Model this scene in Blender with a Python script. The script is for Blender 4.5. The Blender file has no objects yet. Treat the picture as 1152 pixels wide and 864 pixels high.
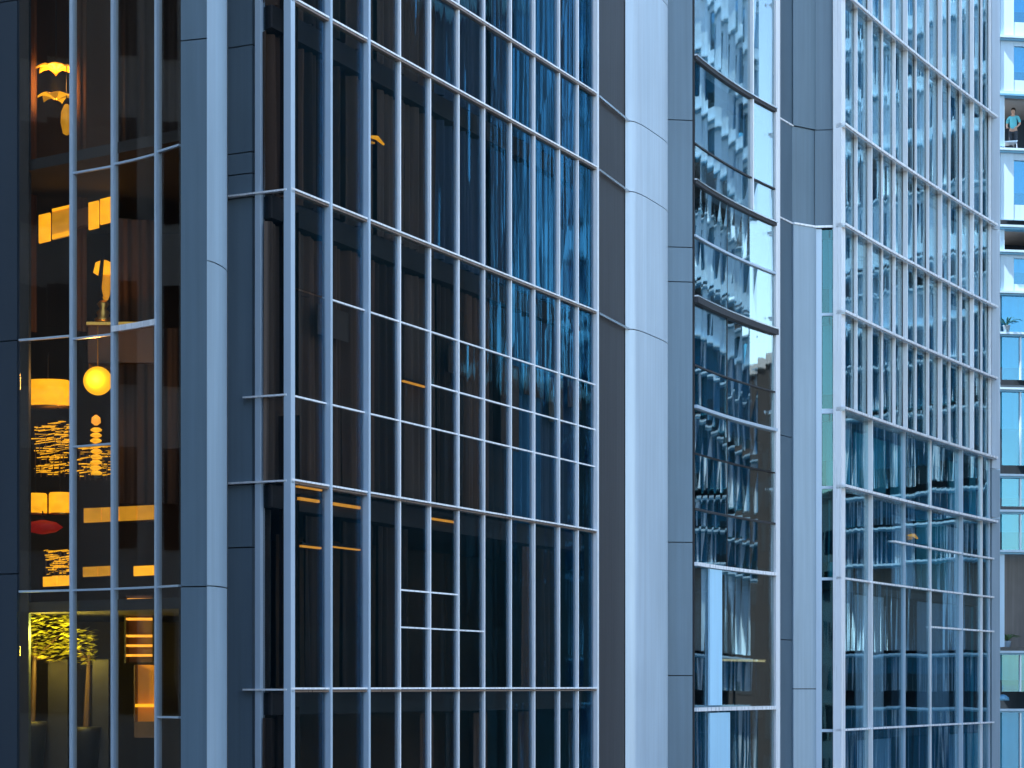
import bpy, bmesh, math, random
from mathutils import Vector
random.seed(7)
C = bpy.context.scene.collection
S = bpy.context.scene
F = 2560.0            # focal length in photograph pixels (80 mm on a 36 mm sensor, 1152 px wide)
HZ = 772.0            # horizon row of the photograph
EYE = 9.0             # camera height

# ------------------------------------------------------------------ camera, sky, sun, exposure
cam = bpy.data.cameras.new('camera'); cam.lens = 80; cam.sensor_width = 36
cam.shift_y = (HZ - 432) / 1152.0
cam.clip_end = 2000
co = bpy.data.objects.new('camera', cam); C.objects.link(co)
co.location = (0, 0, EYE); co.rotation_euler = (math.radians(90), 0, 0)
S.camera = co
SUN_EL = 55; SUN_DIR = (-0.90, -0.43)
w = bpy.data.worlds.new('World'); S.world = w; w.use_nodes = True
nt = w.node_tree
sky = nt.nodes.new('ShaderNodeTexSky'); sky.sky_type = 'NISHITA'; sky.sun_disc = False
sky.sun_elevation = math.radians(SUN_EL); sky.sun_rotation = math.atan2(SUN_DIR[0], SUN_DIR[1])
sky.air_density = 1.2; sky.dust_density = 0.6; sky.ozone_density = 1.6
bg = nt.nodes['Background']; bg.inputs[1].default_value = 0.15
nt.links.new(sky.outputs[0], bg.inputs[0])
sl = bpy.data.lights.new('sun', 'SUN'); sl.energy = 4.5; sl.angle = math.radians(0.5); sl.color = (1, 0.95, 0.88)
so = bpy.data.objects.new('sun', sl); C.objects.link(so)
k = math.cos(math.radians(SUN_EL)) / math.hypot(*SUN_DIR)
so.rotation_euler = Vector((SUN_DIR[0]*k, SUN_DIR[1]*k, math.sin(math.radians(SUN_EL)))).to_track_quat('Z', 'Y').to_euler()
S.view_settings.view_transform = 'Standard'; S.view_settings.look = 'None'
S.view_settings.exposure = 1.75; S.view_settings.gamma = 1.0
EXPO = 2 ** S.view_settings.exposure
S.cycles.max_bounces = 10; S.cycles.transparent_max_bounces = 24
S.cycles.caustics_reflective = False; S.cycles.caustics_refractive = False
S.cycles.use_denoising = True

# ------------------------------------------------------------------ helpers
def at(x, y, d):
    return Vector(((x-576)/F*d, d, EYE + (HZ-y)/F*d))
def pl(x, d):
    return Vector(((x-576)/F*d, d))
def zz(y, d):
    return EYE + (HZ-y)/F*d

def mesh_obj(name, bm, mat, parent=None, smooth=False):
    me = bpy.data.meshes.new(name)
    bmesh.ops.recalc_face_normals(bm, faces=bm.faces)
    bm.to_mesh(me); bm.free()
    if smooth:
        for p in me.polygons: p.use_smooth = True
    if mat: me.materials.append(mat)
    o = bpy.data.objects.new(name, me); C.objects.link(o)
    if parent: o.parent = parent
    return o
def sharp(o, deg=35):
    m = o.modifiers.new('edges', 'EDGE_SPLIT'); m.split_angle = math.radians(deg)
    return o
def tag(o, label, cat, group=None):
    o['label'] = label; o['category'] = cat
    if group: o['group'] = group
    return o
def thing(name, label, cat, loc=(0, 0, 0), group=None):
    o = bpy.data.objects.new(name, None); C.objects.link(o); o.empty_display_size = 0.2
    BASE[o.name] = Vector(loc); o.location = loc
    return tag(o, label, cat, group)
BASE = {}
def part(name, bm, mat, parent, smooth=False):
    """bm is in world coordinates; bring it into the frame of the thing it belongs to."""
    r = parent
    off = Vector((0, 0, 0))
    while r:
        off += Vector(r.location); r = r.parent
    bmesh.ops.translate(bm, verts=bm.verts, vec=-off)
    return mesh_obj(name, bm, mat, parent, smooth)

def box_into(bm, x0, x1, y0, y1, z0, z1):
    v = [bm.verts.new(p) for p in ((x0,y0,z0),(x1,y0,z0),(x1,y1,z0),(x0,y1,z0),(x0,y0,z1),(x1,y0,z1),(x1,y1,z1),(x0,y1,z1))]
    for f in ((0,3,2,1),(4,5,6,7),(0,1,5,4),(1,2,6,5),(2,3,7,6),(3,0,4,7)): bm.faces.new([v[i] for i in f])
    return v
def box(x0, x1, y0, y1, z0, z1, bev=0):
    bm = bmesh.new(); box_into(bm, x0, x1, y0, y1, z0, z1)
    if bev: bmesh.ops.bevel(bm, geom=bm.edges[:], offset=bev, segments=2, affect='EDGES', profile=0.5)
    return bm
def prism(pts, z0, z1):
    bm = bmesh.new()
    a = [bm.verts.new((p[0], p[1], z0)) for p in pts]; b = [bm.verts.new((p[0], p[1], z1)) for p in pts]
    n = len(pts)
    bm.faces.new(a); bm.faces.new(b)
    for i in range(n): bm.faces.new((a[i], a[(i+1) % n], b[(i+1) % n], b[i]))
    return bm
def tube_into(bm, pts, r, n=8):
    rings = []
    pts = [Vector(p) for p in pts]
    for i, p in enumerate(pts):
        t = (pts[min(i+1, len(pts)-1)] - pts[max(i-1, 0)]).normalized()
        u = t.cross(Vector((0, 0, 1)))
        if u.length < 1e-3: u = t.cross(Vector((0, 1, 0)))
        u.normalize(); v = t.cross(u)
        rr = r[i] if isinstance(r, (list, tuple)) else r
        rings.append([bm.verts.new(p + u*rr*math.cos(2*math.pi*j/n) + v*rr*math.sin(2*math.pi*j/n)) for j in range(n)])
    for a, b in zip(rings, rings[1:]):
        for j in range(n): bm.faces.new((a[j], a[(j+1) % n], b[(j+1) % n], b[j]))
    bm.faces.new(rings[0]); bm.faces.new(rings[-1])
def lathe(profile, centre, n=32, sx=1.0, sy=1.0):
    bm = bmesh.new(); rings = []
    c = Vector(centre)
    for r, z in profile:
        rings.append([bm.verts.new(c + Vector((sx*r*math.cos(2*math.pi*j/n), sy*r*math.sin(2*math.pi*j/n), z))) for j in range(n)])
    for a, b in zip(rings, rings[1:]):
        for j in range(n): bm.faces.new((a[j], a[(j+1) % n], b[(j+1) % n], b[j]))
    bm.faces.new(rings[0]); bm.faces.new(rings[-1])
    return bm

class Face:
    """A vertical wall line in plan, left to right as seen from the street; offsets are metres outward."""
    def __init__(s, p0, p1, bow=0.0):
        s.p0, s.p1, s.bow = Vector(p0), Vector(p1), bow
        t = (s.p1 - s.p0); s.L = t.length; t.normalize(); s.t = t; s.n = Vector((t.y, -t.x))
    def pt(s, u, off=0.0):
        p = s.p0.lerp(s.p1, u) + s.n * (s.bow*4*u*(1-u))
        sl = s.bow*4*(1-2*u)/s.L
        n = (s.n - s.t*sl).normalized()
        return p + n*off
    def u(s, px, off=0.0):
        a, b = -0.6, 1.6
        for _ in range(50):
            m = (a+b)/2; p = s.pt(m, off)
            if p.x/p.y*F + 576 < px: a = m
            else: b = m
        return (a+b)/2
    def d(s, px, off=0.0): return s.pt(s.u(px, off), off).y
    def z(s, px, y): return zz(y, s.d(px))
def slab(f, u0, u1, z0, z1, a, b, jit=0.0):
    """wall piece following the face from u0 to u1, z0 to z1, between offsets a (inner) and b (outer)"""
    n = max(1, int(abs(u1-u0)*f.L*2)) if f.bow else 1
    bm = bmesh.new(); R = []
    j = [random.uniform(-jit, jit) for _ in range(4)]
    for i in range(n+1):
        q = i/n; uu = u0 + (u1-u0)*q
        jb = j[0]*(1-q)+j[1]*q; jt = j[2]*(1-q)+j[3]*q
        row = []
        for off, z, jj in ((b, z0, jb), (b, z1, jt), (a, z1, jt), (a, z0, jb)):
            p = f.pt(uu, off+jj); row.append(bm.verts.new((p.x, p.y, z)))
        R.append(row)
    for r0, r1 in zip(R, R[1:]):
        for m in range(4): bm.faces.new((r0[m], r1[m], r1[(m+1) % 4], r0[(m+1) % 4]))
    bm.faces.new(R[0]); bm.faces.new(R[-1])
    return bm
def bar(f, u, wid, z0, z1, a, b):
    h = wid/2/f.L
    return slab(f, u-h, u+h, z0, z1, a, b)

# ------------------------------------------------------------------ materials
def new_mat(name):
    m = bpy.data.materials.new(name); m.use_nodes = True
    nt = m.node_tree; return m, nt, nt.nodes, nt.links, nt.nodes['Principled BSDF']
def stretch(N, L, scale, sx=1, sy=1, sz=1, detail=3.0):
    g = N.new('ShaderNodeNewGeometry'); mp = N.new('ShaderNodeMapping'); mp.inputs['Scale'].default_value = (sx, sy, sz)
    no = N.new('ShaderNodeTexNoise'); no.inputs['Scale'].default_value = scale; no.inputs['Detail'].default_value = detail
    L.new(g.outputs['Position'], mp.inputs[0]); L.new(mp.outputs[0], no.inputs['Vector'])
    return no
def paint(name, col, rough=0.45, metal=0.0, var=0.10, streak=0.08, coat=0.0):
    m, nt, N, L, b = new_mat(name)
    a = stretch(N, L, 1.0, 0.9, 0.9, 0.35, 4); d = stretch(N, L, 1.0, 9, 9, 0.25, 5)
    mx = N.new('ShaderNodeMath'); mx.operation = 'MULTIPLY_ADD'; mx.inputs[1].default_value = var*2; mx.inputs[2].default_value = 1-var
    L.new(a.outputs['Fac'], mx.inputs[0])
    m2 = N.new('ShaderNodeMath'); m2.operation = 'MULTIPLY_ADD'; m2.inputs[1].default_value = streak*2; m2.inputs[2].default_value = 1-streak
    L.new(d.outputs['Fac'], m2.inputs[0])
    m3 = N.new('ShaderNodeMath'); m3.operation = 'MULTIPLY'; L.new(mx.outputs[0], m3.inputs[0]); L.new(m2.outputs[0], m3.inputs[1])
    oi = N.new('ShaderNodeObjectInfo'); m4 = N.new('ShaderNodeMath'); m4.operation = 'MULTIPLY_ADD'; m4.inputs[1].default_value = .14; m4.inputs[2].default_value = .93; L.new(oi.outputs['Random'], m4.inputs[0])
    m5 = N.new('ShaderNodeMath'); m5.operation = 'MULTIPLY'; L.new(m3.outputs[0], m5.inputs[0]); L.new(m4.outputs[0], m5.inputs[1])
    vm = N.new('ShaderNodeVectorMath'); vm.operation = 'SCALE'; vm.inputs[0].default_value = col; L.new(m5.outputs[0], vm.inputs['Scale'])
    L.new(vm.outputs[0], b.inputs['Base Color'])
    rr = N.new('ShaderNodeMath'); rr.operation = 'MULTIPLY_ADD'; rr.inputs[1].default_value = 0.16; rr.inputs[2].default_value = rough-0.08
    L.new(d.outputs['Fac'], rr.inputs[0]); L.new(rr.outputs[0], b.inputs['Roughness'])
    b.inputs['Metallic'].default_value = metal
    if coat: b.inputs['Coat Weight'].default_value = coat; b.inputs['Coat Roughness'].default_value = 0.12
    bp = N.new('ShaderNodeBump'); bp.inputs['Strength'].default_value = 0.12; bp.inputs['Distance'].default_value = 0.02
    L.new(a.outputs['Fac'], bp.inputs['Height']); L.new(bp.outputs[0], b.inputs['Normal'])
    return m
def glass(name, tint, r0, wave=0.02, refl=(1, 1, 1), fine=0.10):
    """coated facade glass: see-through with a tint, reflecting more at a glance, slightly wavy like rolled sheets"""
    m, nt, N, L, b = new_mat(name); N.remove(b)
    out = N['Material Output']
    tr = N.new('ShaderNodeBsdfTransparent'); tr.inputs[0].default_value = (*tint, 1)
    gl = N.new('ShaderNodeBsdfGlossy'); gl.inputs['Roughness'].default_value = 0.015; gl.inputs['Color'].default_value = (*refl, 1)
    n1 = stretch(N, L, 1.0, 0.8, 0.8, 0.16, 1.0); n2 = stretch(N, L, 1.0, 4.5, 4.5, 0.12, 1.0)
    oi = N.new('ShaderNodeObjectInfo'); cx = N.new('ShaderNodeVectorMath'); cx.operation = 'SCALE'; cx.inputs[0].default_value = (37, 53, 71); L.new(oi.outputs['Random'], cx.inputs['Scale'])
    for no in (n1, n2):
        mp = no.inputs['Vector'].links[0].from_node; L.new(cx.outputs[0], mp.inputs['Location'])
    ad = N.new('ShaderNodeMath'); ad.operation = 'MULTIPLY_ADD'; ad.inputs[1].default_value = fine
    L.new(n2.outputs['Fac'], ad.inputs[0]); L.new(n1.outputs['Fac'], ad.inputs[2])
    bp = N.new('ShaderNodeBump'); bp.inputs['Strength'].default_value = 1.0; bp.inputs['Distance'].default_value = wave
    L.new(ad.outputs[0], bp.inputs['Height']); L.new(bp.outputs[0], gl.inputs['Normal'])
    lw = N.new('ShaderNodeLayerWeight'); lw.inputs['Blend'].default_value = 0.5
    pw = N.new('ShaderNodeMath'); pw.operation = 'POWER'; pw.inputs[1].default_value = 4.5; L.new(lw.outputs['Facing'], pw.inputs[0])
    fr = N.new('ShaderNodeMath'); fr.operation = 'MULTIPLY_ADD'; fr.inputs[1].default_value = 1-r0; fr.inputs[2].default_value = r0
    L.new(pw.outputs[0], fr.inputs[0])
    mx = N.new('ShaderNodeMixShader'); L.new(fr.outputs[0], mx.inputs[0]); L.new(tr.outputs[0], mx.inputs[1]); L.new(gl.outputs[0], mx.inputs[2])
    L.new(mx.outputs[0], out.inputs[0])
    return m
def fabric(name, col, var=0.45):
    m, nt, N, L, b = new_mat(name)
    d = stretch(N, L, 1.0, 5, 5, 0.12, 4); e = stretch(N, L, 1.0, 60, 60, 60, 2)
    mx = N.new('ShaderNodeMath'); mx.operation = 'MULTIPLY_ADD'; mx.inputs[1].default_value = var*2; mx.inputs[2].default_value = 1-var
    L.new(d.outputs['Fac'], mx.inputs[0])
    vm = N.new('ShaderNodeVectorMath'); vm.operation = 'SCALE'; vm.inputs[0].default_value = col; L.new(mx.outputs[0], vm.inputs['Scale'])
    L.new(vm.outputs[0], b.inputs['Base Color']); b.inputs['Roughness'].default_value = 0.85
    bp = N.new('ShaderNodeBump'); bp.inputs['Strength'].default_value = 0.2; bp.inputs['Distance'].default_value = 0.005
    L.new(e.outputs['Fac'], bp.inputs['Height']); L.new(bp.outputs[0], b.inputs['Normal'])
    return m
def lit(name, col, strength, dapple=0.35, scale=4.0):
    m, nt, N, L, b = new_mat(name)
    no = stretch(N, L, scale, 1, 1, 1.6, 3)
    mx = N.new('ShaderNodeMath'); mx.operation = 'MULTIPLY_ADD'; mx.inputs[1].default_value = dapple*2*strength/EXPO; mx.inputs[2].default_value = (1-dapple)*strength/EXPO
    L.new(no.outputs['Fac'], mx.inputs[0]); L.new(mx.outputs[0], b.inputs['Emission Strength'])
    b.inputs['Emission Color'].default_value = (*col, 1); b.inputs['Base Color'].default_value = (*[c*0.6 for c in col], 1); b.inputs['Roughness'].default_value = 0.6
    return m
M = dict(
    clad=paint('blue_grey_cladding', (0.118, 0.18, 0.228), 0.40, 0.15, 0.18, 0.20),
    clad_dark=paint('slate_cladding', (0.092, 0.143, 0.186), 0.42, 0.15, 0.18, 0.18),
    clad_light=paint('pale_and_lit_cladding', (0.29, 0.39, 0.47), 0.36, 0.15, 0.14, 0.18),
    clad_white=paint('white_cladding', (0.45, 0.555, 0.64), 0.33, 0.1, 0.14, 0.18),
    charcoal_blue=paint('dark_blue_cladding', (0.035, 0.052, 0.072), 0.5, 0.1, 0.12, 0.08),
    charcoal=paint('charcoal_cladding', (0.035, 0.036, 0.04), 0.5, 0.1, 0.12, 0.08),
    alu=paint('white_aluminium', (0.86, 0.89, 0.92), 0.28, 0.1, 0.10, 0.05),
    alu_blue=paint('blue_aluminium', (0.50, 0.62, 0.73), 0.33, 0.2, 0.10, 0.05),
    fascia_blue=paint('blue_fascia', (0.12, 0.34, 0.52), 0.35, 0.1, 0.1, 0.1),
    far_panel=paint('pale_cyan_panel', (0.46, 0.66, 0.80), 0.4, 0, 0.12, 0.12),
    column_blue=paint('sky_blue_column', (0.42, 0.72, 0.92), 0.4, 0, 0.1, 0.1),
    umber=paint('umber_wall', (0.03, 0.016, 0.008), 0.6, 0, 0.4, 0.4),
    slate_mid=paint('mid_slate_cladding', (0.17, 0.24, 0.295), 0.42, 0.15, 0.18, 0.18),
    bronze=paint('bronze_rail', (0.30, 0.22, 0.17), 0.3, 0.6, 0.25, 0.25),
    steel=paint('bright_steel', (0.62, 0.62, 0.64), 0.22, 0.9, 0.25, 0.25),
    gasket=paint('black_gasket', (0.012, 0.013, 0.015), 0.6, 0, 0.2, 0.1),
    concrete=paint('concrete', (0.22, 0.22, 0.22), 0.85, 0, 0.2, 0.1),
    dark=paint('dark_interior', (0.035, 0.034, 0.036), 0.8, 0, 0.3, 0.2),
    brown=paint('brown_wood', (0.085, 0.05, 0.028), 0.5, 0, 0.35, 0.35),
    gold=paint('gold_metal', (0.75, 0.45, 0.10), 0.3, 0.9, 0.2, 0.1),
    black=paint('black_paint', (0.008, 0.008, 0.009), 0.5, 0, 0.2, 0.1),
    g_main=glass('smoky_glass', (0.80, 0.80, 0.80), 0.09, 0.024, (0.07, 0.31, 0.52), 0.22),
    g_left=glass('lobby_glass', (0.95, 0.92, 0.88), 0.02, 0.012),
    g_mid=glass('mirror_glass', (0.66, 0.74, 0.76), 0.24, 0.0035, (0.8, 0.95, 1.0), 0.0),
    g_right=glass('pale_glass', (0.78, 0.88, 0.92), 0.18, 0.008, (0.72, 0.94, 1.0), 0.10),
    g_teal=glass('teal_glass', (0.5, 0.78, 0.82), 0.08, 0.02, (0.5, 0.85, 0.9)),
    g_far=glass('blue_glass', (0.45, 0.80, 0.92), 0.20, 0.012, (0.34, 0.70, 0.95)),
    amber=lit('amber_glow', (1.0, 0.44, 0.012), 1.2, 0.45, 5.0),
    amber_soft=lit('amber_dim_glow', (1.0, 0.46, 0.02), 0.45, 0.6, 6.0),
    amber_line=lit('amber_line', (1.0, 0.44, 0.05), 0.95, 0.45, 6.0),
    gold_glit=lit('gold_sparkle', (1.0, 0.50, 0.02), 0.9, 0.75, 9.0),
    red=lit('red_lamp_glow', (0.45, 0.01, 0.008), 0.3, 0.5, 8),
    warm_white=lit('pale_tube', (1.0, 0.75, 0.35), 1.2, 0.2),
)
CURT = [fabric('brown_curtain', (0.13, 0.075, 0.048)), fabric('grey_curtain', (0.12, 0.085, 0.065)), fabric('dark_curtain', (0.035, 0.022, 0.016)),
        fabric('navy_curtain', (0.05, 0.09, 0.15)), fabric('sky_tinted_curtain', (0.035, 0.16, 0.30))]
PALE = [fabric('white_drape', (0.52, 0.58, 0.64)), fabric('pale_blue_drape', (0.30, 0.40, 0.50)), fabric('steel_drape', (0.13, 0.17, 0.23)),
        fabric('teal_drape', (0.07, 0.32, 0.37)), fabric('ink_drape', (0.03, 0.05, 0.075)), fabric('cyan_blind', (0.05, 0.36, 0.52))]
BLIND = [fabric('olive_blind', (0.12, 0.095, 0.06)), fabric('taupe_blind', (0.09, 0.065, 0.05)), fabric('brown_blind', (0.05, 0.032, 0.02))]
AMB_CURT = fabric('umber_drape', (0.10, 0.045, 0.02))

def curtain(f, u0, u1, z0, z1, off, amp, pitch, seed):
    r = random.Random(seed); bm = bmesh.new()
    Lm = abs(u1-u0)*f.L; n = max(12, int(Lm/pitch*8)); rows = 5; G = []
    ph = [r.uniform(0, 6.28) for _ in range(4)]; fr = [1.0, r.uniform(.45, .6), r.uniform(1.6, 1.9), r.uniform(.2, .3)]
    am = [r.uniform(.5, 1), r.uniform(.4, .9), r.uniform(.15, .35), r.uniform(.3, .7)]
    for k_ in range(rows+1):
        v = k_/rows; row = []
        for i in range(n+1):
            q = i/n; x = q*Lm/pitch*2*math.pi
            o = sum(a*math.sin(x*w_ + p + v*0.5*(j-1.5)) for j, (a, w_, p) in enumerate(zip(am, fr, ph)))/2
            p = f.pt(u0+(u1-u0)*q, off + amp*o); row.append(bm.verts.new((p.x, p.y, z1+(z0-z1)*v)))
        G.append(row)
    for a, b in zip(G, G[1:]):
        for i in range(n): bm.faces.new((a[i], a[i+1], b[i+1], b[i]))
    return bm
def inset_poly(pts, cx, cy, k_): return [((p[0]-cx)*k_+cx, (p[1]-cy)*k_+cy) for p in pts]

# ------------------------------------------------------------------ ground
def struct(name, bm, m):
    o = mesh_obj(name, bm, m); o['kind'] = 'structure'; return o
asphalt = paint('asphalt', (0.05, 0.05, 0.052), 0.85, 0, 0.25, 0.05); paving = paint('paving_stone', (0.24, 0.235, 0.225), 0.8, 0, 0.2, 0.05)
bm = bmesh.new(); vs = [bm.verts.new(p) for p in ((-700, -700, 0), (700, -700, 0), (700, 900, 0), (-700, 900, 0))]; bm.faces.new(vs)
struct('ground', bm, paving)
struct('road', box(-120, 160, -14, 12, -0.2, 0.004), asphalt)
struct('pavement', prism([(-120, 12), (160, 12), (160, 140), (-120, 140)], -0.2, 0.13), paving)

TOP = 46.0
# ================================================================== MAIN TOWER
mt = thing('glass_office_tower', 'dark glass office tower with thin white mullions in the middle of the photo', 'building', (-3.9, 46, 0))
A = Face(pl(325, 40.0), pl(667, 53.0)); SR = Face(pl(250, 40.65), pl(325, 40.0))
H = lambda hpx, d: EYE + hpx/F*d
zA, zB, zC, zF, zG2, zG, zD, zE = [EYE+v for v in (13.80, 12.08, 8.72, 7.03, 5.98, 5.12, 3.61, -0.06)]
ZL = [0.2, zE-4.4, zE, zD, zG, zF, zC, zB, zA, zA+3.5, zA+7]
MX = [325, 367, 410, 448, 482, 514, 543, 573, 599, 627, 648, 668.5]
US = [A.u(x) for x in MX]
BOT = 0.13
# floors, core, roof
poly = [tuple(A.pt(0, -.35)), tuple(A.pt(1, -.35)), tuple(pl(700, 55.4)+Vector((-.4, .2))), (3.0, 58.6), (2.6, 62), (-5.2, 62), (-5.2, 41.1), (-4.95, 40.95)]
for z_ in (zE-4.4, zE, zD, zC, zB, zA+3.5, zA+7.2, zA+11):
    part('floor_slab', prism(poly, z_-0.45, z_-0.05), M['dark'], mt)
part('roof', prism([tuple(A.pt(0, .1)), tuple(A.pt(1, .1)), tuple(pl(700, 55.4)), (3.6, 58.1), (3.0, 62.4), (-5.4, 62.4), (-5.4, 41.0), (-5.2, 40.6)], TOP-3, TOP), M['charcoal'], mt)
core = [(-4.9, 47.2), tuple(A.pt(0.55, -3.9)), tuple(A.pt(0.97, -3.6)), (0.6, 60), (-4.9, 60)]
part('core_wall', prism(core, BOT, TOP-3.1), M['brown'], mt)
part('rear_wall', prism([(-5.38, 41.1), (-5.22, 41.1), (-5.22, 62.02), (2.6, 62.02), (2.6, 62.2), (-5.38, 62.2)], BOT, TOP-3.1), M['charcoal'], mt)
# the long glass wall
zl_b = [BOT, zE-4.4, zE, zD, zG, zF, zC, zB, zA, zA+3.5, zA+7.2, zA+11, zA+16, TOP-3.05]
for i in range(len(US)-1):
    for j in range(len(zl_b)-1):
        hid = j > 8
        g = part('window', slab(A, US[i]+.015/A.L, US[i+1]-.015/A.L, zl_b[j]+.02, zl_b[j+1]-.02, -.022, 0, 0 if hid else .010), M['g_main'], mt) if not hid else None
    # above the frame one tall pane per bay closes the wall
    part('window', slab(A, US[i]+.015/A.L, US[i+1]-.015/A.L, zA+3.52, TOP-3.07, -.022, 0, .004), M['g_main'], mt)
    for (z0, z1, kind) in ((zE-4.4, zE, 0), (zE, zD, 1), (zD, zC, 2), (zC, zB, 3), (zB, zA+3.5, 3)):
        r = random.Random(i*13+kind*7)
        if kind == 1 and r.random() < .55: continue
        if kind == 0 and r.random() < .4: continue
        if kind == 3: cm = CURT[r.choice([0, 0, 1, 3, 2])] if i < 5 else CURT[r.choice([3, 4, 4, 3, 2])]  # right bays get bluer fabric, the reflected sky put into its colour
        elif kind == 2: cm = CURT[r.choice([1, 2, 2, 0])] if i < 8 else CURT[r.choice([2, 3, 4])]
        else: cm = CURT[r.choice([0, 2, 2])]
        a0, a1 = (0.0, 1.0) if kind in (2, 3) else sorted((r.choice([0, .35, .5]), r.choice([.7, .85, 1.0])))
        ua, ub = US[i]+(US[i+1]-US[i])*a0, US[i]+(US[i+1]-US[i])*a1
        part('curtain', curtain(A, ua, ub, z0+.02, z1-.5, -.5, .15, .26, i*31+kind), cm, mt, True)
for i in range(len(US)-1):
    r = random.Random(i+50)
    if r.random() < .6: part('blind', slab(A, US[i]+.01, US[i+1]-.01, r.choice([zG, zF-.6, zF, zG2]), zF+r.choice([-.05, 0, .02]), -.28, -.26), BLIND[i % 3], mt)
# mullions: deep fins
for i, u in enumerate(US):
    wide, dep = (.15, .08) if i == 0 else ((.08, .11) if i in (1, 2) else (.045, .05 if i < 8 else .06))
    if i == len(US)-1: wide, dep = .09, .10
    part('mullion', bar(A, u, wide, BOT, TOP-3.05, -.06, dep), M['alu_blue'] if i < 3 else M['alu'], mt)
# transoms: a bright steel rail over a dark one on the storey lines, thin rails between
def rail(f, u0, u1, z_, t, dep, mat, par, nm='transom'):
    return part(nm, slab(f, u0, u1, z_-t/2, z_+t/2, -.03, dep), mat, par)
for z_ in (zA, zB, zC, zD, zE):
    rail(A, -.004, 1.004, z_+.02, .034, .09, M['alu'], mt)
    rail(A, -.003, 1.003, z_-.03, .03, .08, M['bronze'], mt)
for z_, x0, x1 in ((zF, 367, 668), (zG, 325, 668), (zG2, 482, 668), (EYE+1.14, 448, 543), (EYE+1.86, 448, 514)):
    rail(A, A.u(x0), A.u(x1), z_, .03, .03, M['alu'], mt)
# side return next to the corner
uj = lambda x: SR.u(x)
zb2 = [BOT, zE-4.4, zE, zD, zG, zC, zA+3.5, TOP-3.05]
for j in range(len(zb2)-1):
    part('window', slab(SR, uj(296), uj(321.5), zb2[j]+.02, zb2[j+1]-.02, -.022, 0, .003), M['g_main'], mt)
    part('curtain', curtain(SR, uj(298), uj(321), zb2[j]+.05, zb2[j+1]-.3, -.45, .07, .2, j+900), CURT[2], mt, True)
part('mullion', slab(SR, uj(288.5), uj(294.5), BOT, TOP-3.05, -.1, .05), M['alu_blue'], mt)
part('recess', slab(SR, uj(283.0), uj(288.0), BOT, TOP-3.05, -.4, -.15), M['gasket'], mt)
for z_ in (zC, zG, zD, zE): rail(SR, uj(256 if z_ in (zC, zD) else 276), uj(325), z_, .032, .09, M['alu'], mt)
jz = [BOT, EYE-4, EYE+(HZ-616)/F*40.5, zD-.02, zC-.03, EYE+(HZ-196)/F*40.5, EYE+(HZ-172)/F*40.5, EYE+(HZ-52)/F*40.5, EYE+16, EYE+24, TOP-3.05]
for j in range(len(jz)-1):
    part('panel', slab(SR, uj(235), uj(282.6), jz[j]+.011, jz[j+1]-.011, -.12, -.03), M['slate_mid'], mt)
part('backing', slab(SR, uj(234), uj(287), BOT, TOP-3.05, -.5, -.121), M['gasket'], mt)
# charcoal return and the pale rounded column beyond the last bay
K = Face(pl(671.0, 53.3), pl(704, 55.6)); PC = Face(pl(703.5, 55.5), pl(747.5, 58.25))
kz = [BOT, zC, zB, zA, zA+3.5, zA+9, TOP-3.05]
for j in range(len(kz)-1):
    part('panel', slab(K, 0, .985, kz[j]+.01, kz[j+1]-.01, -.1, 0), M['charcoal'], mt)
    # rounded column drum between two joints
    bm = bmesh.new(); n = 16; lo, hi = [], []
    for q in range(n+1):
        a = q/n; p = PC.pt(a, .24*max(0, 1-(2*a-1)**4)**.5)
        lo.append(bm.verts.new((p.x, p.y, kz[j]+.012))); hi.append(bm.verts.new((p.x, p.y, kz[j+1]-.012)))
    for q in range(n): bm.faces.new((lo[q], lo[q+1], hi[q+1], hi[q]))
    bm.faces.new(lo); bm.faces.new(hi); bm.faces.new((lo[0], lo[-1], hi[-1], hi[0]))
    sharp(part('column_drum', bm, M['clad_white'], mt, True))
part('backing', slab(K, -.01, .97, BOT, TOP-3.05, -.3, -.101), M['gasket'], mt)
for z_ in (zA, zB, zC): rail(K, -.02, 1.0, z_+.0, .05, .10, M['steel'], mt)
bm = bmesh.new(); n = 12; ring = []
for q in range(n+1):
    a = .06+.88*q/n; p = PC.pt(a, .20*max(0, 1-(2*a-1)**4)**.5); ring.append((p.x, p.y))
bm.free(); part('column_core', prism(ring, BOT, TOP-3.05), M['gasket'], mt)

# ================================================================== LEFT TOWER
lt = thing('dark_lobby_tower', 'dark tower with amber lit rooms behind glass and a blue grey metal pier', 'building', (-9, 40, 0))
LF = Face(pl(20, 40.4), pl(203, 38.0), -.25)
zl = [EYE+v for v in (9.01, 6.16, 4.19, 1.68, -.52)]
LX = [22, 82, 128.5, 177.5, 202.5]; LU = [LF.u(x) for x in LX]
lz = [[BOT, zl[4]-4.2, zl[3], zl[1]-.02, EYE+17, TOP-3.05], [BOT, zl[4]-4.2, zl[3], zl[2], zl[1]-.08, zl[0]-.03, EYE+17, TOP-3.05],
      [BOT, zl[4]-4.2, zl[3], zl[1], zl[0], EYE+17, TOP-3.05], [BOT, zl[4], zl[3], zl[0]+.03, EYE+17, TOP-3.05]]
for i in range(4):
    for j in range(len(lz[i])-1):
        part('window', slab(LF, LU[i]+.01/LF.L, LU[i+1]-.01/LF.L, lz[i][j]+.012, lz[i][j+1]-.012, -.02, 0, .004), M['g_left'], lt)
        if 0 < j: part('transom', slab(LF, LU[i], LU[i+1], lz[i][j]-.018, lz[i][j]+.018, -.03, .03), M['alu_blue'], lt)
for i in (1, 2, 3):
    part('mullion', bar(LF, LU[i], .075 if i < 3 else .065, BOT, TOP-3.05, -.06, .05), M['alu_blue'], lt)
part('mullion', slab(LF, LU[2], LU[3], zl[1]-.05, zl[1]+.05, .0, .07), M['alu'], lt)
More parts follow.
